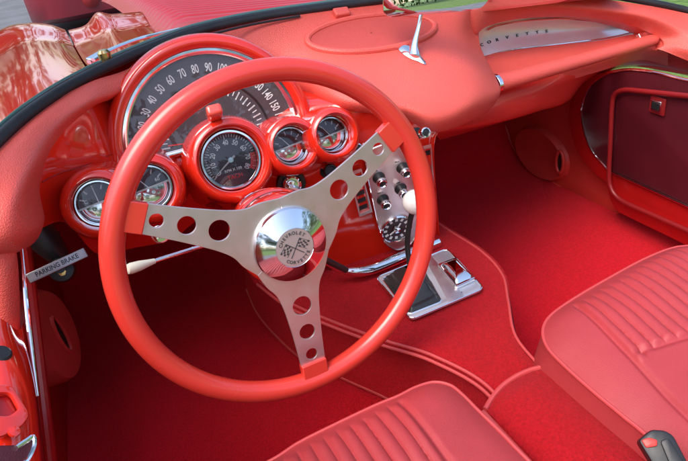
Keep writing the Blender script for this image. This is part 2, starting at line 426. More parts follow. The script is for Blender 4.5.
low = rowsY([
 [(474, 60, .44), (480, 68, .40), (492, 78, .36), (500, 90, .34)],
 [(500, 53, .455), (505, 62, .42), (515, 75, .38), (520, 88, .36)],
 [(550, 46.5, .46), (553, 56, .42), (558, 68, .39), (560, 82, .39)],
 [(600, 41, .455), (602, 48, .43), (604, 58, .41), (604, 70, .42)],
 [(640, 34, .44), (642, 40, .42), (642, 48, .40), (640, 60, .42)],
 [(664, 38, .40), (668, 46, .38), (668, 56, .38), (668, 66, .40)]])
low = [[r[0]+V((0, .06, -.03)), r[0]+V((0, .006, -.003))]+r for r in low]
P(MB().patch(low, 8, 8), 'cove_sill', 'vinyl', sharp=80, label='red vinyl ledge below the silver cove')
under = rowsY([
 [(452, 100, .30), (445, 118, .26), (436, 132, .225), (440, 140, .30)],
 [(500, 84, .35), (500, 100, .325), (498, 121, .32), (500, 123, .38)],
 [(540, 76, .375), (540, 92, .36), (538, 110, .365), (535, 112, .43)],
 [(575, 68, .40), (572, 82, .40), (568, 101, .42), (560, 100, .48)],
 [(610, 58, .42), (600, 70, .43), (588, 80, .49), (580, 83, .56)],
 [(650, 46, .41), (645, 56, .42), (636, 65, .45), (630, 67, .52)],
 [(690, 46, .36), (700, 60, .36), (700, 76, .38), (700, 79, .45)],
 [(740, 50, .30), (750, 66, .30), (750, 92, .32), (750, 96, .4)]])
P(MB().patch(under, 8, 8), 'lower_dash', mat('red_satin_dash', (.62, .03, .02), .28, coat=.25, bump=.15, bscale=500, rvar=.08), sharp=80, label='red lower dash face under the grab bar')
de = rowsY([
 [(652, 24, .41), (661, 38, .415), (662, 54, .43), (652, 62, .44), (636, 66, .46)],
 [(668, 17, .41), (680, 36, .385), (682, 54, .385), (680, 66, .395), (676, 73, .41)],
 [(700, 12, .385), (712, 34, .35), (714, 55, .34), (714, 68, .35), (712, 79, .365)],
 [(745, 22, .32), (750, 45, .30), (750, 70, .30), (750, 85, .31), (748, 92, .33)]])
P(MB().patch(de, 8, 8), 'dash_end', 'vinyl', sharp=80, label='red vinyl end of the dash above the passenger door')
# grab bar
gb = [(496, 83, .325), (520, 77, .33), (560, 66, .345), (600, 55, .365), (640, 43.5, .385), (657, 38.5, .395)]
gp = cr(rowsY([gb])[0], 8); m_ = len(gp)
gr_ = [.0195-.0065*(i/(m_-1)) for i in range(m_)]; gr_[-1] *= .5; gr_[-2] *= .8; gr_[-3] *= .93
bar = P(MB().tube(gp, gr_, 20, flat=.8, up=V((0, -.3, 1))), 'grab_bar', 'vinyl', sharp=70, label='padded red grab bar across the passenger dash')
P(MB().tube([gp[0]-(gp[1]-gp[0]).normalized()*.006, gp[0]+(gp[1]-gp[0]).normalized()*.003], .0205, 20, flat=.8, up=V((0, -.3, 1))), 'ferrule', 'chrome', bar, bevel=.001)
f = Frame(Y(646, 35, .41), V((.1, -.7, .6)))
P(MB().box(f, -.024, .020, -.006, .006, -.006, .004), 'end_bracket', 'chrome', bar, bevel=.002)

# ---- left hand pad, rolled vinyl
lp = rowsY([
 [(172, 40, .365), (172, 48, .35), (166, 58, .33), (150, 72, .32)],
 [(130, 68, .315), (127, 78, .29), (123, 90, .275), (116, 97, .29)],
 [(90, 82, .27), (88, 93, .24), (90, 102, .225), (94, 106, .245)],
 [(50, 104, .22), (46, 118, .18), (54, 130, .165), (64, 131, .20)],
 [(0, 143, .14), (8, 162, .09), (28, 172, .08), (45, 160, .14)],
 [(-45, 185, .05), (-10, 205, .03), (18, 207, .035), (36, 196, .11)],
 [(-45, 250, .03), (-5, 240, .01), (25, 236, .03), (41, 228, .10)],
 [(-45, 280, .04), (-5, 256, .03), (15, 253, .05), (32, 244, .10)]])
lp2 = [r+[r[-1]+V((.002, .03, -.004))] for r in lp]
lp2.append([r+V((0, .06, .0)) for r in lp2[-1]])
P(MB().patch(lp2, 8, 8), 'side_pad', 'vinyl', sharp=80, label='rolled red vinyl pad beside the driver')
post = cr(rowsY([[(-6, 235, .05), (0, 265, .04), (4, 300, .03), (7, 335, .02), (9, 344, .02)]])[0], 8)
pr = [.024-.009*(i/(len(post)-1)) for i in range(len(post))]; pr[-1] *= .45; pr[-2] *= .75; pr[-3] *= .9
P(MB().tube(post, pr, 18, flat=.8), 'pillar_pad', 'vinyl', label='red vinyl pad on the left door post')

# ---- painted instrument panel
ipx = [
 [(43, 158, .16), (37, 186, .135), (34, 205, .13), (38, 229, .135)],
 [(62, 130, .205), (62, 174, .18), (64, 200, .19), (66, 223, .195)],
 [(95, 102, .27), (95, 160, .222), (96, 200, .225), (98, 254, .25)],
 [(125, 92, .33), (129, 152, .272), (135, 198, .23), (133, 248, .26)],
 [(165, 88, .34), (170, 146, .272), (175, 180, .25), (172, 239, .29)],
 [(210, 88, .35), (215, 135, .272), (215, 180, .26), (212, 215, .29)],
 [(260, 88, .34), (262, 123, .27), (265, 170, .24), (262, 240, .27)],
 [(300, 88, .31), (305, 112, .25), (310, 165, .222), (318, 262, .25)],
 [(345, 100, .215), (342, 118, .21), (347, 170, .213), (345, 272, .262)],
 [(400, 110, .19), (392, 133, .20), (390, 180, .213), (395, 262, .266)],
 [(434, 127, .175), (429, 145, .195), (431, 190, .216), (436, 248, .272)]]
ip = rowsY(ipx)
ip.append([p+V((.004, .012, 0)) for p in ip[-1]]); ip.append([p+V((.0, .2, .01)) for p in ip[-2]])
ipmb = MB().patch(ip, 8, 12); ipS = Surf(ipmb)
P(ipmb, 'instrument_panel', 'paint', sharp=50, label='glossy red painted instrument panel and centre stack')
P(MB().tube(cr([ipS.hit(x, y, .0004)[0] for x, y in ((42, 182), (60, 173), (85, 165), (112, 154))], 6), .0009, 6), 'panel_seam', 'darkred', None)

# ---- gauges
GN = V((.02, -.94, .34))
def px_r(c, rpx): return rpx*(c-CAM).dot(AV)/FPX
def ticks(mb, f, r0, r1, a0, a1, n, wd, z=.0006):
    for k in range(n):
        a = rad(a0+(a1-a0)*k/(n-1)); ff = f.sub(0, 0, 0, a)
        mb.box(ff, r0, r1, -wd/2, wd/2, z, z+.0003)
def gauge(px, py, rpx, y, name, label, kind, podr=1.5, back=.07, face=.02, marks=('C', 'H')):
    c = Y(px, py, y); r = px_r(c, rpx); f = Frame(c, GN)
    pod = MB().lathe(f, [(r*1.02, -.012), (r*1.06, face*.6), (r*1.12, face+.004), (r*1.2, face+.008), (r*1.30, face+.007), (r*podr, face), (r*podr*1.06, face-.012), (r*podr*1.12, -back*.6), (r*podr*1.3, -back)], 64)
    g = P(pod, name, 'paint', sharp=60, label=label)
    P(MB().lathe(f, [(r*.90, -.001), (r*.90, .001), (r*.94, .003), (r*1.0, .003), (r*1.03, -.001), (r*1.03, -.01)], 64), 'bezel', 'chrome', g)
    if kind == 'tach':
        P(MB().lathe(f, [(.0001, -.006), (r*.92, -.006)], 64), 'dial', 'dialdark', g)
        t = MB(); ticks(t, f, r*.78, r*.88, 215, -35, 41, r*.018, -.0056); ticks(t, f, r*.72, r*.88, 215, -35, 9, r*.035, -.0056)
        for k, s_ in enumerate(('0', '10', '20', '30', '40', '50', '60', '70', '80')):
            a = rad(215-250*k/8); t.text(f, s_, r*.24, r*.60*math.cos(a), r*.60*math.sin(a), a-math.pi/2, -.0056, sx=.8)
        t.text(f, 'RPM X 100', r*.13, 0, -r*.34, 0, -.0056)
        P(t, 'markings', 'cream', g)
        t = MB().text(f, 'TACH', r*.2, 0, -r*.58, 0, -.0056); ticks(t, f, r*.7, r*.9, 2, -35, 10, r*.05, -.0054)
        P(t, 'red_markings', 'needle', g)
        ff = f.sub(0, 0, 0, rad(212)); n_ = MB().poly([ff.P(-r*.2, -r*.035, -.003), ff.P(r*.78, -r*.01, -.003), ff.P(r*.78, r*.01, -.003), ff.P(-r*.2, r*.035, -.003)])
        P(n_, 'needle', 'cream', g, solid=.0006, off=0)
        P(MB().lathe(f, [(.0001, -.001), (r*.09, -.001), (r*.1, -.005)], 24), 'needle_hub', 'chrome', g)
    else:
        up = rad(6)
        fd = Frame(c, GN, V((1, 0, 0)), up)
        pts = [fd.P(r*.92*math.cos(rad(a)), r*.92*math.sin(rad(a)), -.006) for a in range(0, 181, 6)]
        P(MB().poly(pts), 'dial', 'dialdark', g)
        rows = [[fd.P(q*math.cos(rad(a)), q*math.sin(rad(a)), -.006+h) for a in range(180, 361, 6)] for q, h in ((.0005, .003), (r*.3, .0028), (r*.6, .0018), (r*.93, -.001))]
        P(MB().grid(rows), 'dial_mask', 'chrome', g)
        t = MB(); ticks(t, fd, r*.62, r*.82, 150, 30, 5, r*.06, -.0056)
        t.text(fd, marks[0], r*.22, -r*.5, r*.22, 0, -.0056); t.text(fd, marks[1], r*.22, r*.48, r*.22, 0, -.0056)
        t.box(fd, -r*.93, r*.93, -r*.04, r*.04, -.0045, -.003)
        P(t, 'markings', 'cream', g)
        fn = fd.sub(0, 0, 0, rad(90 if kind == 'mid' else 118))
        P(MB().box(fn, 0, r*.7, -r*.02, r*.02, -.0045, -.004), 'needle', 'cream', g)
    rows = [[f.P(q*math.cos(2*math.pi*k/48), q*math.sin(2*math.pi*k/48), h) for k in range(48)] for q, h in ((r*.01, .0035), (r*.4, .0031), (r*.7, .0022), (r*.93, .0008))]
    P(MB().grid(rows, cv=True), 'lens', 'lens', g)
    return g
tach = gauge(231, 160, 29.5, .205, 'tachometer', 'large round tachometer at the centre of the panel', 'tach', podr=1.4, back=.09, face=.014)
gauge(99, 203, 22.5, .165, 'gauge', 'leftmost small round gauge', 'mid', marks=('C', 'H'))
gauge(149, 188, 22.5, .19, 'gauge', 'small round gauge left of the steering column', 'x', marks=('0', '60'))
gauge(290.5, 146, 18.5, .205, 'gauge', 'small round gauge right of the tachometer', 'x', marks=('-', '+'))
gauge(331, 135, 17.5, .198, 'gauge', 'rightmost small round gauge by the centre stack', 'x', marks=('E', 'F'))
# turn signal indicator lamp on top of the tach pod
p = Y(214, 108, .195); f = Frame(p, V((.0, -.8, .6)))
P(MB().box(f, -.0110, .0110, -.0095, .0065, -.03, .001), 'indicator_lamp', mat('red_lamp', (.8, .08, .05), .15, coat=1), None, bevel=.005, bseg=5)

# ---- speedometer
SF = Frame(V((-.021, .262, .549)), V((0, -.965, .26)))
R0 = .141
arch = [(R0*.93, -.02), (R0*.95, .004), (R0*.985, .010), (R0*1.02, .010), (R0*1.075, .004), (R0*1.10, -.012), (R0*1.09, -.05), (R0*1.06, -.12)]
spd = P(MB().lathe(SF, [(a, b+.012) for a, b in arch], 72, rad(-6), rad(186)), 'speedometer', 'paint', sharp=60, label='wide half-round speedometer under its red arched hood')
P(MB().lathe(SF, [(R0*.88, -.004), (R0*.885, .004), (R0*.915, .010), (R0*.94, .010), (R0*.955, .004)], 72, rad(-3), rad(183)), 'bezel', 'chrome', spd)
P(MB().poly([SF.P(R0*.9*math.cos(rad(a)), R0*.9*math.sin(rad(a)), -.004) for a in range(-4, 185, 4)]), 'dial', 'dial', spd)
P(MB().lathe(SF, [(R0*.60, -.0035), (R0*.61, -.0025), (R0*.62, -.0025), (R0*.625, -.0035)], 72, 0, math.pi), 'dial_ring', 'black', spd)
t = MB()
for k in range(17):
    a = rad(176-172*k/16); t.text(SF, str(k*10), .0178, R0*.75*math.cos(a), R0*.75*math.sin(a), a-math.pi/2, -.0035, sx=.60)
ticks(t, SF, R0*.50, R0*.555, 176, 4, 33, .0014, -.0035); ticks(t, SF, R0*.48, R0*.57, 176, 4, 17, .002, -.0035)
P(t, 'markings', 'cream', spd)
f = SF.sub(0, 0, 0, rad(173)); P(MB().box(f, 0, R0*.5, -.001, .001, -.001, 0), 'needle', 'needle', spd)
P(MB().tube([SF.P(-R0*.94, -.004, .007), SF.P(R0*.94, -.004, .007)], .0045, 12), 'base_trim', 'chrome', spd)
P(MB().lathe(SF, [(.003, .004), (R0*.5, .0035), (R0*.89, .001)], 48, 0, math.pi), 'lens', 'lens', spd)

# ---- ignition and knobs
def onpanel(px, py, lift=0): 
    p, n = ipS.hit(px, py, lift); return Frame(p, (n+GN)*.5)
f = onpanel(291, 182, .004); r = px_r(f.o, 14)
ig = P(MB().lathe(f, [(r*1.05, -.01), (r*1.05, .003), (r, .006), (r*.72, .006)], 40), 'ignition_switch', 'black', label='black ringed ignition switch with chrome centre')
P(MB().lathe(f, [(r*.7, .004), (r*.66, .012), (r*.55, .014), (r*.5, .010), (r*.42, .010), (r*.36, .016), (.0001, .017)], 40), 'chrome_barrel', 'chrome', ig)
P(MB().box(f.sub(0, 0, 0, rad(-28)), -r*.42, r*.42, -.0022, .0022, .012, .032), 'key_grip', 'chrome', ig, bevel=.001)
def knob(px, py, rpx, y, m, label, ln=.02, stem='black', nm='control_knob', hole=True):
    c = Y(px, py, y); r = px_r(c, rpx); f = Frame(c, GN)
    k = P(MB().lathe(f, [(r*.5, -ln), (r*.55, -ln*.5), (r*.9, -ln*.35), (r, -ln*.2), (r, 0), (r*.9, .002), (r*.7, .0022), (r*.62, .0005), (.0001, .0005)], 28), nm, m, label=label)
    P(MB().lathe(f, [(r*1.1, -ln-.004), (r*1.1, -ln+.002), (r*.6, -ln+.002), (r*.5, -ln*.4)], 24), 'collar', stem, k)
    P(MB().lathe(f, [(r*.6, .0008), (.0001, .0014)], 20), 'knob_cap', 'black', k)
    return k
knob(331, 171, 7, .20, 'black', 'black knob below the right hand gauges')
# ---- radio and heater plate, clock
ST = Frame(onp(390, 200, Y(345, 170, .207), (Y(345, 272, .256)-Y(345, 170, .207)).cross(Y(431, 190, .210)-Y(345, 170, .207))), (Y(345, 272, .256)-Y(345, 170, .207)).cross(Y(431, 190, .210)-Y(345, 170, .207)))
if ST.n.y > 0: ST = Frame(ST.o, -ST.n)
def rnd(pts, n=5): 
    return [(p.x, p.y) for p in cr([V((a, b, 0)) for a, b in pts], n, True)]
def dense(poly, r, seg=5):
    """round the corners of a polygon by radius r"""
    out = []; m = len(poly)
    for i in range(m):
        p = V((*poly[i], 0)); a = V((*poly[i-1], 0)); b = V((*poly[(i+1) % m], 0))
        da = (a-p); db = (b-p); rr = min(r, da.length*.45, db.length*.45); A = p+da.normalized()*rr; B = p+db.normalized()*rr
        for k in range(seg+1):
            t = k/seg; q = A*(1-t)**2+p*2*t*(1-t)+B*t*t; out.append((q.x, q.y))
    return out
pl = [ST.uv(*q, .004) for q in ((364, 152), (380, 145), (412, 136), (420, 180), (419, 232), (411, 245), (397, 251), (385, 244), (378, 226), (368, 180))]
plate = P(MB().plate(ST, dense(pl, .012), z=.0015, th=.003, bevel=.0006), 'radio_plate', 'steel', sharp=40, label='brushed metal control plate on the centre stack')
pts = [ST.P(a, b, .0048) for a, b in dense(pl, .012)]
P(MB().tube(pts, .0012, 6, closed=True), 'plate_trim', 'chrome', plate)
for (x, y, s_) in ((376, 171, 'AIR'), (397, 162, 'FAN'), (380, 193, 'HEAT'), (398, 183, 'DEF')):
    u, v = ST.uv(x, y, .0045); P(MB().text(ST, s_, .0040, u, v, 0, .0048), 'plate_lettering', 'black', plate)
for x, y, l in ((382, 183, 'upper left'), (406, 173, 'upper right'), (386, 205, 'lower left'), (404, 194, 'lower right')):
    f = Frame(ST.px(x, y, .02), ST.n); r = .0088
    k = P(MB().lathe(f, [(r*.75, -.016), (r*.8, -.006), (r, -.003), (r, .002), (r*.85, .0045), (r*.7, .0045), (r*.6, .003)], 28), 'control_knob', 'chrome', label='chrome knob, %s of four on the metal plate' % l)
    P(MB().lathe(f, [(r*.62, .003), (r*.4, .0036), (.0001, .0038)], 20), 'knob_cap', 'black', k)
    P(MB().lathe(f, [(r*1.25, -.017), (r*1.2, -.0135), (r*.85, -.006), (r*.7, -.006)], 24), 'collar', 'black', k)
cu_, cv_ = ST.uv(396.5, 229, .006); f = ST.sub(cu_, cv_, .0045); r = px_r(f.o, 16)
clock = P(MB().lathe(f, [(r*1.06, -.003), (r*1.06, .003), (r*1.0, .005), (r*.94, .004), (r*.93, .001)], 48), 'clock', 'chrome', label='small round clock at the foot of the metal plate')
P(MB().lathe(f, [(.0001, .001), (r*.95, .001)], 48), 'dial', 'dialdark', clock)
t = MB(); ticks(t, f, r*.62, r*.84, 0, 330, 12, r*.17, .0012); P(t, 'markings', 'cream', clock)
t = MB().box(f.sub(0, 0, 0, rad(60)), -r*.15, r*.5, -r*.05, r*.05, .0022, .003).box(f.sub(0, 0, 0, rad(215)), -r*.15, r*.55, -r*.05, r*.05, .0026, .0034)
P(t, 'hand', 'cream', clock)
P(MB().lathe(f, [(r*.26, .002), (r*.22, .006), (.0001, .007)], 24), 'centre_boss', 'chrome', clock)
for nm, ol in (('left', ((348, 172), (361, 168), (372, 211), (359, 216))), ('right', ((422, 145), (430, 143), (434, 190), (427, 192)))):
    q = [ST.uv(*p_, .001) for p_ in ol]; c = (sum(p_[0] for p_ in q)/4, sum(p_[1] for p_ in q)/4)
    inn = [(c[0]+(a-c[0])*.74, c[1]+(b-c[1])*.88) for a, b in q]; inn2 = [(c[0]+(a-c[0])*.6, c[1]+(b-c[1])*.82) for a, b in q]
    vt = P(MB().plate(ST, q, [inn], z=.004 if nm == 'right' else 0.0015, th=.0025, bevel=.0004), 'air_vent', 'cream' if nm == 'x' else 'steel', label='slim vertical vent on the %s edge of the centre stack' % nm)
    P(MB().plate(ST, inn, z=.001, th=.001, bevel=.0001), 'vent_floor', 'paint', vt)
    for k in range(5):
        t0, t1 = (k+.2)/5, (k+.75)/5
        a = [V((*inn2[0], 0)).lerp(V((*inn2[3], 0)), t0), V((*inn2[1], 0)).lerp(V((*inn2[2], 0)), t0), V((*inn2[1], 0)).lerp(V((*inn2[2], 0)), t1), V((*inn2[0], 0)).lerp(V((*inn2[3], 0)), t1)]
        if k % 2 == 0 or nm == 'left': P(MB().plate(ST, [(p_.x, p_.y) for p_ in a], z=.0022, th=.001, bevel=.0001), 'vent_slot', 'black', vt)
k = knob(425.5, 132.5, 5.6, .135, 'chrome', 'chrome knob under the dash pad corner', ln=.03)
k = knob(358, 148, 5, .19, 'chrome', 'chrome knob behind the right spoke', ln=.02)
# chrome strip between stack and console
cs = cr([Y(322, 258, .205), Y(336, 268, .205), Y(352, 271.5, .20), Y(372, 269, .20), Y(405, 256, .21), Y(438, 242.5, .222)], 8)
P(MB().tube(cs, [.0050+.0045*ss(.25, .5, i/(len(cs)-1)) for i in range(len(cs))], 12, flat=1.1), 'chrome_rail', 'chrome', label='chrome rail at the foot of the centre stack')

# ---- console plate
CF = Frame(at(430, 285, 'z', .259), V((0, -.02, 1)))
co = dense([CF.uv(*q, .003) for q in ((376, 278), (447, 249), (484, 289), (411, 320))], .012)
bo_ = dense([CF.uv(*q, .003) for q in ((382, 279), (420, 264), (442, 302), (409, 315))], .008)
con = P(MB().plate(CF, co, [bo_], z=.000, th=.004, bevel=.0008), 'shifter_plate', 'alu', sharp=40, label='bright metal plate around the gear lever')
P(MB().plate(CF, [CF.uv(*q, .004) for q in ((425, 259.5), (432, 257), (464, 296), (449, 303))], z=.0042, th=.0012, bevel=.0003), 'centre_strip', 'steel', con)
P(MB().tube([CF.P(a, b, .004) for a, b in co], .0013, 6, closed=True), 'plate_trim', 'chrome', con)
P(MB().tube([CF.P(a, b, .004) for a, b in bo_], .0014, 6, closed=True), 'boot_trim', 'chrome', con)
q = CF.uv(462, 293, .004); P(MB().text(CF, '•', .006, q[0], q[1], 0, .0056), 'screw_head', 'black', con)
as_ = [CF.uv(*q, .006) for q in ((437, 266), (456, 259), (476, 280), (456, 289))]
ash = P(MB().plate(CF, dense(as_, .006), z=.0045, th=.006, bevel=.0015), 'ashtray_lid', 'chrome', sharp=30, label='domed chrome ashtray lid on the metal plate')
c = V((sum(a for a, b in as_)/4, sum(b for a, b in as_)/4, 0)); rows = []
for s_, h in ((.86, .0105), (.8, .0135), (.6, .0165), (.3, .0180), (.02, .0184)):
    rows.append([CF.P(c.x+(a-c.x)*s_, c.y+(b-c.y)*s_, h) for a, b in dense(as_, .008)])
P(MB().grid(rows, cv=True), 'lid_dome', 'chrome', ash, sharp=70)
# boot
bc = V((sum(a for a, b in bo_)/len(bo_), sum(b for a, b in bo_)/len(bo_), 0)); rows = []
for i in range(14):
    t = i/13; rr = []
    for k, (a, b) in enumerate(cr_ := bo_):
        s_ = 1.04-.84*t**1.1; wv = 1+.10*math.sin(8*t*math.pi)*(1-t)*min(1, t*5)+.22*math.sin(k*1.05+4*t)*t*(1-t)*1.6
        rr.append(CF.P(bc.x+.004*t+(a-bc.x)*s_*wv, bc.y+.010*t+(b-bc.y)*s_*wv, -.002+.040*t**.85))
    rows.append(rr)
boot = P(MB().grid(rows, cv=True), 'shift_boot', 'leather', sharp=70, sub=1, label='black leather gear lever boot')
kb = Y(415, 202, .14); sb = CF.P(bc.x+.004, bc.y+.010, .03)
lev = P(MB().tube(cr([sb, sb.lerp(kb, .35)+V((-.004, .01, 0)), sb.lerp(kb, .7)+V((-.003, .008, 0)), kb], 8), .0045, 12), 'gear_lever', 'black', label='gear lever with a white ball knob')
rk = px_r(kb, 12.8)
P(MB().lathe(Frame(kb, kb-sb), [(rk*math.sin(a), -rk*math.cos(a)) for a in [math.pi*i/16 for i in range(17)]], 32), 'knob', 'white', lev)

# ---- steering wheel
wn = V((math.sin(.105)*math.cos(.158), -math.cos(.105)*math.cos(.158), math.sin(.158)))
W = Frame(V((.001, 0, .497)), wn)
RW, RT = .202, .0138
def warm(): pass
sw = P(MB().tube([W.P(RW*math.cos(2*math.pi*k/160), RW*math.sin(2*math.pi*k/160)) for k in range(160)], RT, 24, closed=True, up=wn), 'steering_wheel', 'wheelred', sharp=80, label='large thin-rimmed red steering wheel with three drilled metal spokes')
def ang(px, py, c=.0): u, v = W.uv(px, py, c); return math.atan2(v, u), math.hypot(u, v)
SPK = [ang(128, 216, .004)[0], ang(398, 128, .004)[0], ang(315, 372, .004)[0]]
print('spokes', [math.degrees(a) for a in SPK], [ang(*p_, .004) for p_ in ((161, 218), (193, 223.5), (225, 229), (300, 300), (306, 326), (311, 349), (311, 228), (291, 244))])
for a in SPK:
    f = W.sub(0, 0, .004, a)
    def side(sg):
        g = min((((b_-a)*sg) % (2*math.pi)) for b_ in SPK if b_ != a)/2
        h_ = [(.056*math.cos(g), .056*math.sin(g)), (.049, .0395), (.064, .030), (.082, .0250), (.105, .0220), (.14, .0190), (.19, .0165)]
        return [(p_.x, sg*p_.y) for p_ in cr([V((x, y, 0)) for x, y in h_], 6)]
    ol = side(1)+side(-1)[::-1]+[(0, 0)]
    sp = P(MB().plate(f, ol, [circ(.0885, 0, .0125), circ(.1265, 0, .0105), circ(.160, 0, .0078)], z=-.0015, th=.003, bevel=.0005), 'spoke', 'steel', sw, sharp=12)
    P(MB().box(f, .172, .199, -.0175, .0175, -.0065, .0055), 'spoke_clip', 'wheelred', sw, bevel=.0015)
HC = W.sub(*W.uv(292, 245.5, .012), .0055)
hubtilt = HC
btn = P(MB().lathe(HC, [(.0465, 0), (.0472, .003), (.0455, .006), (.036, .0115), (.0265, .0155), (.0245, .0165), (.0238, .0158), (.0001, .0158)], 72), 'horn_button', 'chrome', sw, sharp=14)
em = P(MB().lathe(HC, [(.0001, .0166), (.0235, .0164), (.0238, .0155)], 64), 'emblem', 'emblem', sw)
E2 = HC.sub(0, 0, .0166, rad(6))
t = MB()
def arc_text(mb, f, s_, r, amid, step, size, z, flip=False):
    n = len(s_)
    for i, ch in enumerate(s_):
        o_ = (i-(n-1)/2)*step; a = rad(amid+o_) if flip else rad(amid-o_)
        mb.text(f, ch, size, r*math.cos(a), r*math.sin(a), a+math.pi/2 if flip else a-math.pi/2, z)
arc_text(t, E2, 'CHEVROLET', .0185, 92, 14, .0058, .0002); arc_text(t, E2, 'CORVETTE', .0185, 270, 14, .0058, .0002, True)
def flag(mb, f, a, mirror, chk):
    g = f.sub(0, -.001, 0, a); nx, ny = 5, 4
    m = -1 if mirror else 1
    mb.box(g, -.0005, .0005, -.013, .014, .0001, .0005)
    wdt, hgt = .0028, .0023
    for i in range(nx):
        for j in range(ny):
            if (i+j) % 2 == 0 or not chk:
                x0 = m*(i*wdt); x1 = m*((i+1)*wdt*.98); y0 = .0135-j*hgt-.0010*math.sin(i*1.2); y1 = y0-hgt*.96
                if x0 > x1: x0, x1 = x1, x0
                mb.box(g, x0, x1, y1, y0, .0001, .0004)
    # outline
    mb.box(g, *sorted((0, m*nx*wdt)), .0137, .0142, .0001, .0004); mb.box(g, *sorted((0, m*nx*wdt)), .0137-ny*hgt-.0006, .0137-ny*hgt-.0002, .0001, .0004)
flag(t, E2, rad(-42), False, True); flag(t, E2, rad(42), True, True)
P(t, 'emblem_print', 'print', sw)
# column behind it
CB = W.sub(0, 0, -.012)
CW = Frame(Y(292, 246, 0), wn)
colm = P(MB().lathe(CW, [(.04, -.008), (.050, -.010), (.0570, -.016), (.0598, -.024), (.0600, -.044), (.0585, -.047), (.0585, -.050), (.0605, -.053), (.0605, -.065), (.056, -.085), (.044, -.105), (.030, -.125), (.018, -.16), (.012, -.22)], 72), 'steering_column', 'paint', sharp=40, label='glossy red steering column housing')
P(MB().lathe(CW, [(.0590, -.0465), (.0593, -.0485), (.0590, -.0505)], 64), 'housing_seam', 'black', colm)
# turn signal lever
a = Y(215, 242, .075); b = Y(126, 270, .03)
tl_ = P(MB().tube([a, a.lerp(b, .75)], .0028, 12), 'turn_signal_lever', 'chrome', label='thin chrome turn signal lever with cream tip')
d = (b-a); kp = [a+d*t for t in (.70, .76, .86, .95, .985, 1.0)]
P(MB().tube(kp, [.0032, .0042, .0062, .0068, .0058, .002], 16), 'lever_tip', mat('cream_plastic', (.72, .68, .55), .3, coat=.3), tl_)
a = W.P(.045, -.02, -.02); P(MB().tube([a, Y(322, 258, .03), Y(346, 270, .05)], .0045, 12), 'column_lever', 'black', None, label='short black lever right of the horn button')
P(MB().lathe(Frame(Y(160, 234, .15), GN), [(.009, -.02), (.012, 0), (.0125, .003), (.010, .004), (.0001, .004)], 24), 'dash_knob', 'chrome', None, label='chrome knob below the left gauges')

# ---- parking brake
PB = Frame(Y(56, 265, .13), V((.05, -.85, .5)), V((1, .15, .16)))
u0 = PB.uv(28, 279); u1 = PB.uv(86, 252)
ang_ = math.atan2(u1[1]-u0[1], u1[0]-u0[0]); ln = math.hypot(u1[1]-u0[1], u1[0]-u0[0]); PB = Frame(PB.P((u0[0]+u1[0])/2, (u0[1]+u1[1])/2), PB.n, PB.x, ang_)
dim = mat('dull_zinc', (.34, .32, .33), .4, .9, rvar=.15, vscale=60)
hd = P(MB().box(PB, -ln/2, ln/2, -.0065, .0065, -.005, .002), 'parking_brake_handle', dim, bevel=.001, label='metal T-handle lettered PARKING BRAKE')
P(MB().box(PB, -ln/2+.002, ln/2-.002, -.0045, .0045, .0021, .0026), 'name_plate', dim, hd)
P(MB().text(PB, 'PARKING BRAKE', .0086, 0, 0, 0, .0028, sx=.86), 'lettering', 'black', hd)
P(MB().tube([PB.P(0, -.004, -.005), PB.P(.0, .01, -.12)], .007, 12), 'pull_rod', 'black', hd)
br = P(MB().lathe(Frame(PB.P(.0, -.006, -.012), PB.n), [(.013, -.03), (.017, -.012), (.015, -.004), (.006, -.002), (.0001, -.002)], 28), 'handle_bracket', 'black', hd)
P(MB().lathe(Frame(PB.P(.0, -.010, -.010), PB.n), [(.005, -.004), (.005, .001), (.0001, .002)], 6), 'brass_nut', mat('brass', (.7, .45, .15), .3, 1), hd)
f = Frame(Y(57, 238, .19), V((.1, -.8, .3)))
P(MB().tube([f.P(-.018, .02, 0), f.P(-.014, 0, 0), f.P(-.004, -.026, 0), f.P(.004, -.03, 0)], [.026, .028, .02, .012], 20, flat=.7), 'brake_housing', 'black', None, label='black housing under the left dash')

# ---- left kick panel, jamb
lk = [(30, 250), (48, 245), (64, 262), (68, 300), (68, 375), (60, 372), (56, 395), (67, 461), (67, 520), (30, 520)]
kf = Frame(V((-.415, .4, .2)), V((1, 0, 0)), V((0, 1, 0)))
rows = [[V((-.416, y, z)) for z in (-.05, .1, .2, .32, .45, .6)] for y in (-.6, -.2, .1, .3, .5, .7, .95)]
P(MB().patch(rows, 4, 4), 'side_panel', 'darkred', label='dark red side panel left of the driver footwell')
kf = Frame(onp(58, 335, V((-.36, 0, 0)), V((1, 0, 0))), V((.95, -.3, .05)), V((0, 1, 0)))
c = kf.o; rx = .052; ry = .075
def ell(f, a, b, z): return [f.P(a*math.cos(2*math.pi*k/40), b*math.sin(2*math.pi*k/40), z) for k in range(40)]
kp_ = P(MB().grid([ell(kf, .075, .10, -.08), ell(kf, .068, .092, -.01), ell(kf, .062, .086, .002), ell(kf, .05, .07, .004), ell(kf, .001, .001, .004)], cv=True), 'kick_panel', 'kick', sharp=50, label='oval red kick panel pod in the driver footwell')
P(MB().tube(ell(kf, .012, .04, .006), .004, 8, closed=True), 'vent_rim', 'kick', kp_)
P(MB().grid([ell(kf, .011, .038, .0055), ell(kf, .001, .001, .0055)], cv=True), 'vent_opening', 'black', kp_)
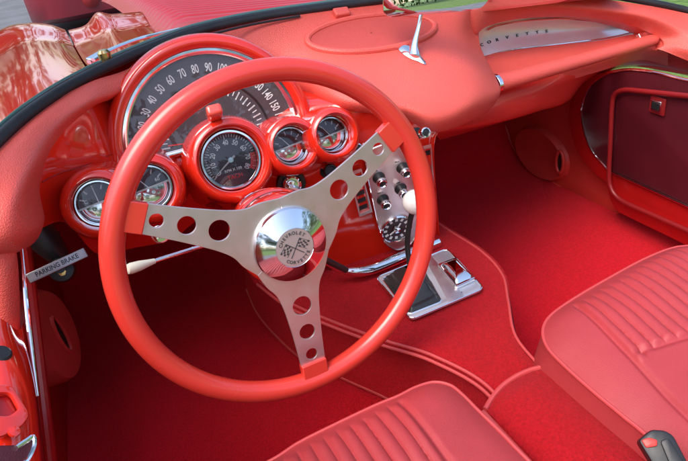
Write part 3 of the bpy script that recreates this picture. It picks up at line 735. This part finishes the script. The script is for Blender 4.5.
# chrome jamb strip
js = cr([Y(22, 248, .05), Y(26, 300, -.02), Y(31, 345, -.06), Y(38, 396, -.1)], 8)
P(MB().tube(js, [.0010+.0016*math.sin(math.pi*i/(len(js)-1)) for i in range(len(js))], 10), 'jamb_strip', 'chrome', label='chrome strip down the left door post')
P(MB().tube(cr(rowsY([[(24, 235, .26), (31, 290, .24), (38, 350, .2), (45, 410, .14), (52, 470, .1)]])[0], 8), .008, 10), 'weather_strip', 'darkred', label='dark red rubber seal beside the chrome strip')
# door jamb / striker area, lower left
jb = [[Y(-40, 300, -.05), Y(-40, 400, -.13), Y(-40, 480, -.2)], [Y(0, 318, -.06), Y(0, 390, -.14), Y(0, 470, -.21)], [Y(18, 330, -.05), Y(28, 390, -.13), Y(34, 470, -.2)], [Y(24, 322, -.02), Y(37, 395, -.1), Y(44, 470, -.17)], [Y(24, 322, .05), Y(37, 395, .0), Y(44, 470, -.07)]]
jmb = MB().patch(jb, 8, 8); jS = Surf(jmb)
jam = P(jmb, 'door_jamb', 'paint', label='glossy red door jamb at the lower left corner')
f = Frame(jS.hit(10, 412, .002)[0], jS.hit(10, 412)[1])
ou = dense([f.uv(*q) for q in ((-14, 388), (10, 388), (28, 418), (20, 430), (-4, 442), (-16, 430))], .006)
inn = dense([f.uv(*q) for q in ((-8, 396), (8, 396), (17, 412), (6, 420), (-10, 418))], .004)
lt = P(MB().plate(f, ou, [inn], z=0, th=.006, bevel=.0015), 'latch_plate', 'paint', None, label='red painted door latch plate', sharp=40)
P(MB().plate(f, inn, z=-.001, th=.001, bevel=.0001), 'latch_recess', 'darkred', lt)
q = f.uv(14, 432, .006); P(MB().lathe(f.sub(q[0], q[1], .006), [(.005, 0), (.0045, .002), (.0001, .003)], 20), 'screw_head', 'paint', lt)
p_, n_ = jS.hit(2, 353, .001); P(MB().lathe(Frame(p_, n_), [(.0001, .0005), (.007, .0006), (.009, -.001)], 24), 'jamb_hole', 'black', None, label='round black hole in the left door jamb')
f = Frame(jS.hit(14, 452, .001)[0], jS.hit(14, 452)[1])
sp_ = P(MB().plate(f, dense([f.uv(*q) for q in ((-20, 448), (16, 447), (30, 436), (34, 446), (25, 462), (-20, 475))], .005), z=0, th=.004, bevel=.001), 'sill_plate', 'doorvinyl', None, label='dark sill plate end with a bright rim at the lower left')
P(MB().tube(cr([f.px(*q, .004) for q in ((16, 447.5), (26, 441), (33, 437), (34, 447), (26, 462), (10, 470))], 6), .0022, 8), 'bright_rim', 'chrome', sp_)

# ---- passenger side: kick panel, door
XK = .945
kpl = Frame(V((XK, .6, .2)), V((-1, 0, 0)), V((0, -1, 0)))
kx = [(496, 92), (530, 90), (560, 92), (582, 88), (577, 125), (588, 155), (612, 175), (616, 200), (627, 206), (617, 213), (603, 212), (560, 187), (540, 172), (515, 150), (505, 125)]
rows = [[V((.985, y, z)) for z in (-.05, .05, .12, .2, .28, .36)] for y in (-.6, 0, .3, .5, .7, .97)]
P(MB().patch(rows, 4, 4), 'side_panel', 'darkred', None, label='dark red body side behind the passenger kick panel')
o = P(MB().plate(kpl, dense([kpl.uv(*q) for q in kx], .03), z=0, th=.008, bevel=.003), 'kick_panel', 'kick', sharp=40, label='molded red kick panel in the passenger footwell')
f = kpl.sub(*kpl.uv(546, 158, .01), .0)
f = kpl.sub(*kpl.uv(542, 153, .01), .0)
e0 = kpl.uv(519, 153, .01); e1 = kpl.uv(563, 150, .01)
def ellk(a, b, z, cx=0, cy=0): return [f.P(cx+a*math.cos(2*math.pi*k/48), cy+b*math.sin(2*math.pi*k/48), z) for k in range(48)]
ra = px_r(f.o, 27)*1.35; rb = px_r(f.o, 24)*1.02
P(MB().grid([ellk(ra*1.12, rb*1.12, .004), ellk(ra*1.03, rb*1.03, .022), ellk(ra, rb, .026), ellk(ra*.93, rb*.93, .024), ellk(.001, .001, .026)], cv=True), 'speaker_pod', 'kick', o, sharp=60)
q = f.uv(560, 162, .03)
P(MB().tube(ellk(.014, .032, .030, *q), .005, 10, closed=True), 'vent_rim', 'kick', o)
P(MB().grid([ellk(.013, .030, .030, *q), ellk(.001, .001, .030, *q)], cv=True), 'vent_opening', 'black', o)
P(MB().tube(cr([kpl.px(*q, .010) for q in ((505, 125), (515, 150), (540, 172), (560, 187), (603, 212), (617, 213), (627, 206))], 6), .003, 8), 'edge_trim', 'kick', o)
def screw(px, py, fr, c, parent, r=.0035):
    P(MB().lathe(Frame(fr.px(px, py, c), fr.n), [(r*1.5, 0), (r, .002), (.0001, .0028)], 16), 'screw_head', 'chrome', parent)
for q in ((570, 127), (601, 157), (618, 207)): screw(*q, kpl, .010, o)
XD = .915
DF = Frame(V((XD, .4, .25)), V((-1, 0, 0)), V((0, -1, 0)))
dp = [(760, 78), (690, 79), (655, 70), (628, 67), (602, 72), (584, 86), (577, 110), (581, 135), (590, 155), (607, 173), (616, 178), (622, 206), (688, 237), (760, 272)]
door = P(MB().plate(DF, dense([DF.uv(*q) for q in dp], .03), z=0, th=.03, bevel=.002), 'passenger_door', 'darkred', sharp=40, label='passenger door with maroon trim, lock and chrome strip')
dm = [(760, 84), (690, 81.5), (655, 72.5), (628, 69.5), (604, 74.5), (587, 88), (580, 110), (584, 134), (592, 153), (609, 171), (614, 173), (690, 207), (760, 240)]
DP2 = [DF.uv(*q, .034) for q in dm]
P(MB().plate(DF, dense(DP2, .03), z=.030, th=.003, bevel=.0008), 'trim_panel', 'doorvinyl', door, sharp=40)
P(MB().tube([DF.P(a, b, .033) for a, b in dense(DP2, .03)], .0022, 8, closed=True), 'trim_edge', 'chrome', door)
fr2 = cr([DF.px(*q, .045) for q in ((760, 103), (688, 96), (640, 91), (625, 90), (615, 94), (612, 106), (610.5, 140), (609, 175), (611, 188), (617, 197), (628, 204), (655, 216), (700, 236), (760, 264))], 6)
P(MB().tube(fr2, .0055, 12), 'panel_frame', 'frame', door)
q2 = [DF.uv(*q, .038) for q in ((760, 108), (688, 99), (628, 94), (619, 98), (615, 172), (690, 206), (760, 240))]
P(MB().plate(DF, dense(q2, .012), z=.0335, th=.004, bevel=.001), 'inner_panel', 'doorvinyl', door, sharp=40)
P(MB().tube([DF.px(614, 173, .04), DF.px(688, 206.5, .04), DF.px(760, 240, .04)], .0022, 8), 'chrome_strip', 'chrome', door)
lf = DF.sub(*DF.uv(656.5, 106, .044), .038)
lk_ = P(MB().box(lf, -.019, .019, -.018, .018, 0, .005), 'lock_plate', 'frame', door, bevel=.0015)
P(MB().box(lf, -.0125, .0125, -.012, .012, .005, .009), 'lock_bezel', 'chrome', door, bevel=.002)
P(MB().box(lf, -.009, .009, -.006, .008, .009, .0105), 'lock_slot', 'black', door, bevel=.001)
for q in ((611, 89), (640, 96.5), (631, 151), (636, 198)): screw(*q, DF, .039, door, .003)

# ---- seat belt buckle
bf = Frame(at(661, 440, 'z', .35), V((-.35, -.45, .8)), V((1, .2, .3)))
o1 = [bf.uv(*q) for q in ((637, 441), (650, 430), (664, 431), (672, 436), (690, 470), (655, 470))]
bk = P(MB().plate(bf, dense(o1, .004), z=-.012, th=.02, bevel=.003), 'seat_belt_buckle', 'black', sharp=40, label='black seat belt buckle with red release button')
P(MB().plate(bf, dense([bf.uv(*q, .009) for q in ((641, 440), (649, 437.5), (657, 440), (657, 446), (646, 448))], .002), z=.0075, th=.004, bevel=.001), 'release_button', 'needle', bk)
P(MB().plate(bf, dense([bf.uv(*q, .009) for q in ((660, 441), (668, 438), (686, 466), (672, 470))], .003), z=.0082, th=.003, bevel=.001), 'buckle_tongue', 'black', bk)

# ---- windscreen base: rubber, glass edge, glass
gk = cr([Y(-60, 215, .02), Y(0, 138, .145), Y(50, 98, .23), Y(100, 70, .30), Y(150, 48, .345), Y(200, 30, .375), Y(260, 17, .39), Y(320, 8, .395), Y(380, 0, .40), Y(450, -9, .41), Y(520, -11, .44), Y(570, -9, .455), Y(620, -3, .45), Y(690, 11, .385), Y(760, 32, .3), Y(840, 70, .2)], 8)
gas = P(MB().tube(gk, .0092, 14, flat=.8), 'windscreen_gasket', 'rubber', label='black rubber strip at the foot of the windscreen')
ge = [p_+V((-.004 if i < len(gk)/3 else 0, .016, .006)) for i, p_ in enumerate(gk)]
P(MB().tube(ge, .0026, 8), 'glass_edge', 'greenglass', gas)
rows = [ge, [p_+V((0, -.02-.02*0, .09)) for p_ in ge], [p_+V((0, -.055, .2)) for p_ in ge], [p_+V((0, -.10, .30)) for p_ in ge]]
ws = P(MB().grid(rows), 'windscreen', 'glass', label='clear wraparound windscreen')
P(MB().tube(rows[-1], .009, 10), 'screen_frame', 'chrome', ws)

# ---- rear view mirror on its stem
p_, n_ = padS.hit(413, 55); st = [p_+n_*.001]
b1 = p_; top = Y(422, 8, .29)
pa = cr([b1, b1.lerp(top, .25)+V((-.002, 0, 0)), b1.lerp(top, .6), top], 8)
mir = P(MB().tube(pa, [.005+.013*(1-i/(len(pa)-1))**2.6 for i in range(len(pa))], 24, flat=.6), 'rear_view_mirror', 'chrome', sharp=60, label='chrome-stemmed rear view mirror on the dash top')
base = [padS.hit(*q, .0015)[0] for q in ((397, 47), (400, 44), (408, 47), (418, 52), (424, 60), (425.5, 65), (420, 63), (410, 59), (401, 53))]
bc_ = sum(base, V((0, 0, 0)))/len(base); base = cr(base, 4, True); tp = pa[3]
P(MB().grid([base, [q.lerp(bc_, .3)+n_*.003 for q in base], [q.lerp(tp, .62)+n_*.004 for q in base], [q.lerp(tp, .92) for q in base]], cv=True), 'stem_foot', 'chrome', mir, sharp=80)
mn = V((-AV.x-.08, -AV.y, .075)).normalized()
mf = Frame(Y(435, -4, .255), mn, AR+AU*.05)
mo = dense([mf.uv(*q) for q in ((381, -30), (383, 13.5), (389, 17.5), (480, 10), (490, 0), (493, -30))], .010)
P(MB().plate(mf, mo, z=-.010, th=.010, bevel=.003), 'mirror_shell', 'chrome', mir, sharp=40)
P(MB().plate(mf, [(a*.985, b*.985) for a, b in mo], z=.0001, th=.001, bevel=.0002), 'mirror_glass', mat('mirror_silver', (.9, .92, .92), .005, 1), mir)

# ---- bonnet, wing, wiper
def Zp(a, b, c): return at(a, b, 'z', c)
fen = [[Zp(-70, 90, .54), Zp(0, 34, .575), Zp(30, 27, .59), Zp(52, 29, .587), Zp(66, 34, .58)],
       [Zp(-70, 110, .57), Zp(0, 55, .60), Zp(30, 42, .62), Zp(55, 42, .617), Zp(73, 46, .605)],
       [Zp(-70, 150, .60), Zp(0, 85, .63), Zp(35, 68, .645), Zp(62, 60, .64), Zp(81, 60, .63)],
       [Zp(-70, 200, .62), Zp(0, 118, .645), Zp(35, 95, .655), Zp(65, 80, .655), Zp(88, 71, .652)],
       [Zp(-70, 225, .63), Zp(0, 132, .65), Zp(35, 108, .658), Zp(68, 86, .66), Zp(92, 74, .66)]]
fen.insert(0, [p_+V((0, .05, -.25)) for p_ in fen[0]])
P(MB().patch(fen, 12, 12), 'front_wing', 'body', label='mirror-glossy red front wing at the left')
hl = [[Zp(69, 33, .575), Zp(86, 28, .585), Zp(97, 15, .615), (Zp(112, 17, .61)), Zp(140, 14, .605)],
      [Zp(75, 46, .60), Zp(92, 40, .61), Zp(108, 31, .63), Zp(122, 30, .63), Zp(150, 26, .632)],
      [Zp(83, 60, .63), Zp(98, 52, .635), Zp(117, 44, .648), Zp(135, 40, .65), Zp(160, 34, .652)],
      [Zp(93, 72, .655), Zp(108, 64, .66), Zp(125, 56, .665), Zp(150, 46, .67), Zp(175, 38, .672)]]
hl.insert(0, [p_+V((0, .1, -.2)) for p_ in hl[0]])
P(MB().patch(hl, 12, 12), 'cowl', 'body', label='glossy red cowl under the wiper')
rows = []
for i in range(260):
    y = .52+1.9*i/259; rr = []
    for j in range(50):
        x0 = -.03-.03*(y-.5); x = x0+(1.1)*j/49
        z = .668-.105*max(0, x)-.045*(y-.45)-.02*max(0, y-1)**2
        z += .010*abs(math.sin(math.pi*y/.046))*ss(x0+.03, x0+.07, x)*ss(.6, .7, y)*(1-ss(1.75, 1.8, y)) 
        rr.append(V((x, y, z-.03*(1-ss(x0, x0+.05, x)))))
    rows.append(rr)
P(MB().grid(rows), 'bonnet', 'bonnet', sharp=60, label='red bonnet with washboard ribs')
P(MB().grid([[V((x, .40+.0*x, .662-.10*max(0, x))) for x in (-.05, .2, .5, .9)], [V((x, .53, .658-.10*max(0, x))) for x in (-.05, .2, .5, .9)]]), 'scuttle', 'body', label='red scuttle panel in front of the windscreen')
wp = [Zp(93, 60, .685), Zp(112, 49, .69), Zp(140, 38.5, .69), Zp(180, 29, .69)]
wi = P(MB().box(Frame(Zp(97, 58, .68), V((0, -.2, 1)), wp[1]-wp[0]), -.016, .012, -.006, .006, -.004, .006), 'windscreen_wiper', 'chrome', bevel=.002, label='chrome windscreen wiper arm resting on the cowl')
P(MB().tube(cr(wp, 6), .0055, 8, flat=.5), 'wiper_arm', 'chrome', wi)
P(MB().lathe(Frame(Zp(104, 54, .692), V((0, 0, 1))), [(.009, -.012), (.009, .002), (.006, .006), (.0001, .007)], 20), 'wiper_pivot', mat('brass_nut', (.75, .55, .25), .25, 1), wi)
bw = cr([Zp(205, 36, .685), Zp(250, 25, .68), Zp(300, 16, .675)], 6)
P(MB().tube(bw, .002, 6), 'wiper_blade', 'rubber', wi)

# ---- another red car parked beyond, only its near side shows above the wing
pk = empty('parked_car', None, (1.4, 7.55, Zg)); tag(pk, 'dark red car parked on the asphalt beyond the glossy front wing', 'car')
def Q(mb, name, m, parent=None, **k):
    o = mb.build(name, M[m] if isinstance(m, str) else m, None, **k); o.parent = parent or pk
    if parent is None: o.location = (-1.4, -7.55, -Zg)
    return o
zb = Zg+.13
secs = []
for k in range(41):
    x = -.78+4.3*k/40; e = min(1, (k/40)/.08)**.5*min(1, (1-k/40)/.08)**.5; e = .55+.45*e
    yw = .85*e; top = .56+.06*math.sin(math.pi*k/40)
    secs.append([V((x, 7.55+yw*a, zb+h*top+.02)) for a, h in ((-.80, .0), (-.97, .12), (-1, .45), (-.985, .75), (-.90, .98), (-.5, 1.04), (0, 1.06), (.5, 1.04), (.9, .98), (1, .6), (.97, .12), (.8, 0), (0, -.02))])
bd = Q(MB().grid(secs, cv=True), 'car_body', mat('maroon_body_paint', (.20, .010, .022), .15, coat=.6), sharp=50)
cab = [[V((x, 7.55+s_*w_, zb+z_)) for s_, w_, z_ in ((-1, .76, .60), (-1, .6, 1.0), (-.5, .6, 1.06), (.5, .6, 1.06), (1, .6, 1.0), (1, .76, .60))] for x in (.55, 1.0, 1.6, 2.4, 2.9)]
cab[0] = [V((.35, p.y, zb+.58)) for p in cab[0]]; cab[-1] = [V((3.1, p.y, zb+.58)) for p in cab[-1]]
Q(MB().grid(cab), 'cabin_glass', 'black')
for x in (.62, 2.75):
    for sy in (-1, 1):
        wf = Frame(V((x, 7.55+sy*.76, Zg+.32)), V((0, sy, 0)))
        wh = Q(MB().lathe(wf, [(.2, .10), (.28, .11), (.315, .09), (.32, 0), (.3, -.08)], 40), 'wheel', 'rubber')
        Q(MB().lathe(wf, [(.0001, .09), (.06, .11), (.1, .08), (.18, .10), (.205, .105)], 32), 'rim', 'chrome', wh)
for x, zz in ((-.60, .16), (3.35, .2)): Q(MB().box(Frame(V((x, 7.55, zb+zz)), V((0, 0, 1))), -.10, .10, -.60, .60, -.05, .05), 'bumper', 'chrome', bevel=.03)
Q(MB().lathe(Frame(V((-.12+.0, 6.70, zb+.22)), V((0, -1, 0))), [(.0001, .03), (.06, .02), (.085, -.0), (.09, -.03)], 24), 'marker_lamp', 'frame')
# ---- the trees around the lawn, seen only in the mirror, the chrome and the gauge lenses
rnd_ = random.Random(3); mb = MB()
for c in range(230):
    a = rad(rnd_.uniform(0, 360)); R_ = rnd_.uniform(15, 24); fw = math.cos(a+.5) > .45
    if fw and rnd_.random() < .12: continue
    cx, cy, cz = R_*math.sin(a), R_*math.cos(a), rnd_.uniform(.5, 5.2 if fw else 6.5); rr = rnd_.uniform(1.2, 2.4)
    for k in range(170):
        d = V((rnd_.gauss(0, 1), rnd_.gauss(0, 1), rnd_.gauss(0, 1))).normalized()*rr*rnd_.uniform(.6, 1); p = V((cx, cy, cz))+d
        u = V((rnd_.gauss(0, 1), rnd_.gauss(0, 1), rnd_.gauss(0, 1))).normalized()*.22; v = u.orthogonal().normalized()*.14
        mb.poly([p-u, p-v, p+u, p+v])
tr_ = mb.build('tree_line', mat('tree_leaves', (.09, .16, .03), .7, var=.6, vscale=.6), None)
tag(tr_, 'green line of trees around the lawn, mirrored in the chrome', None, None, 'stuff')
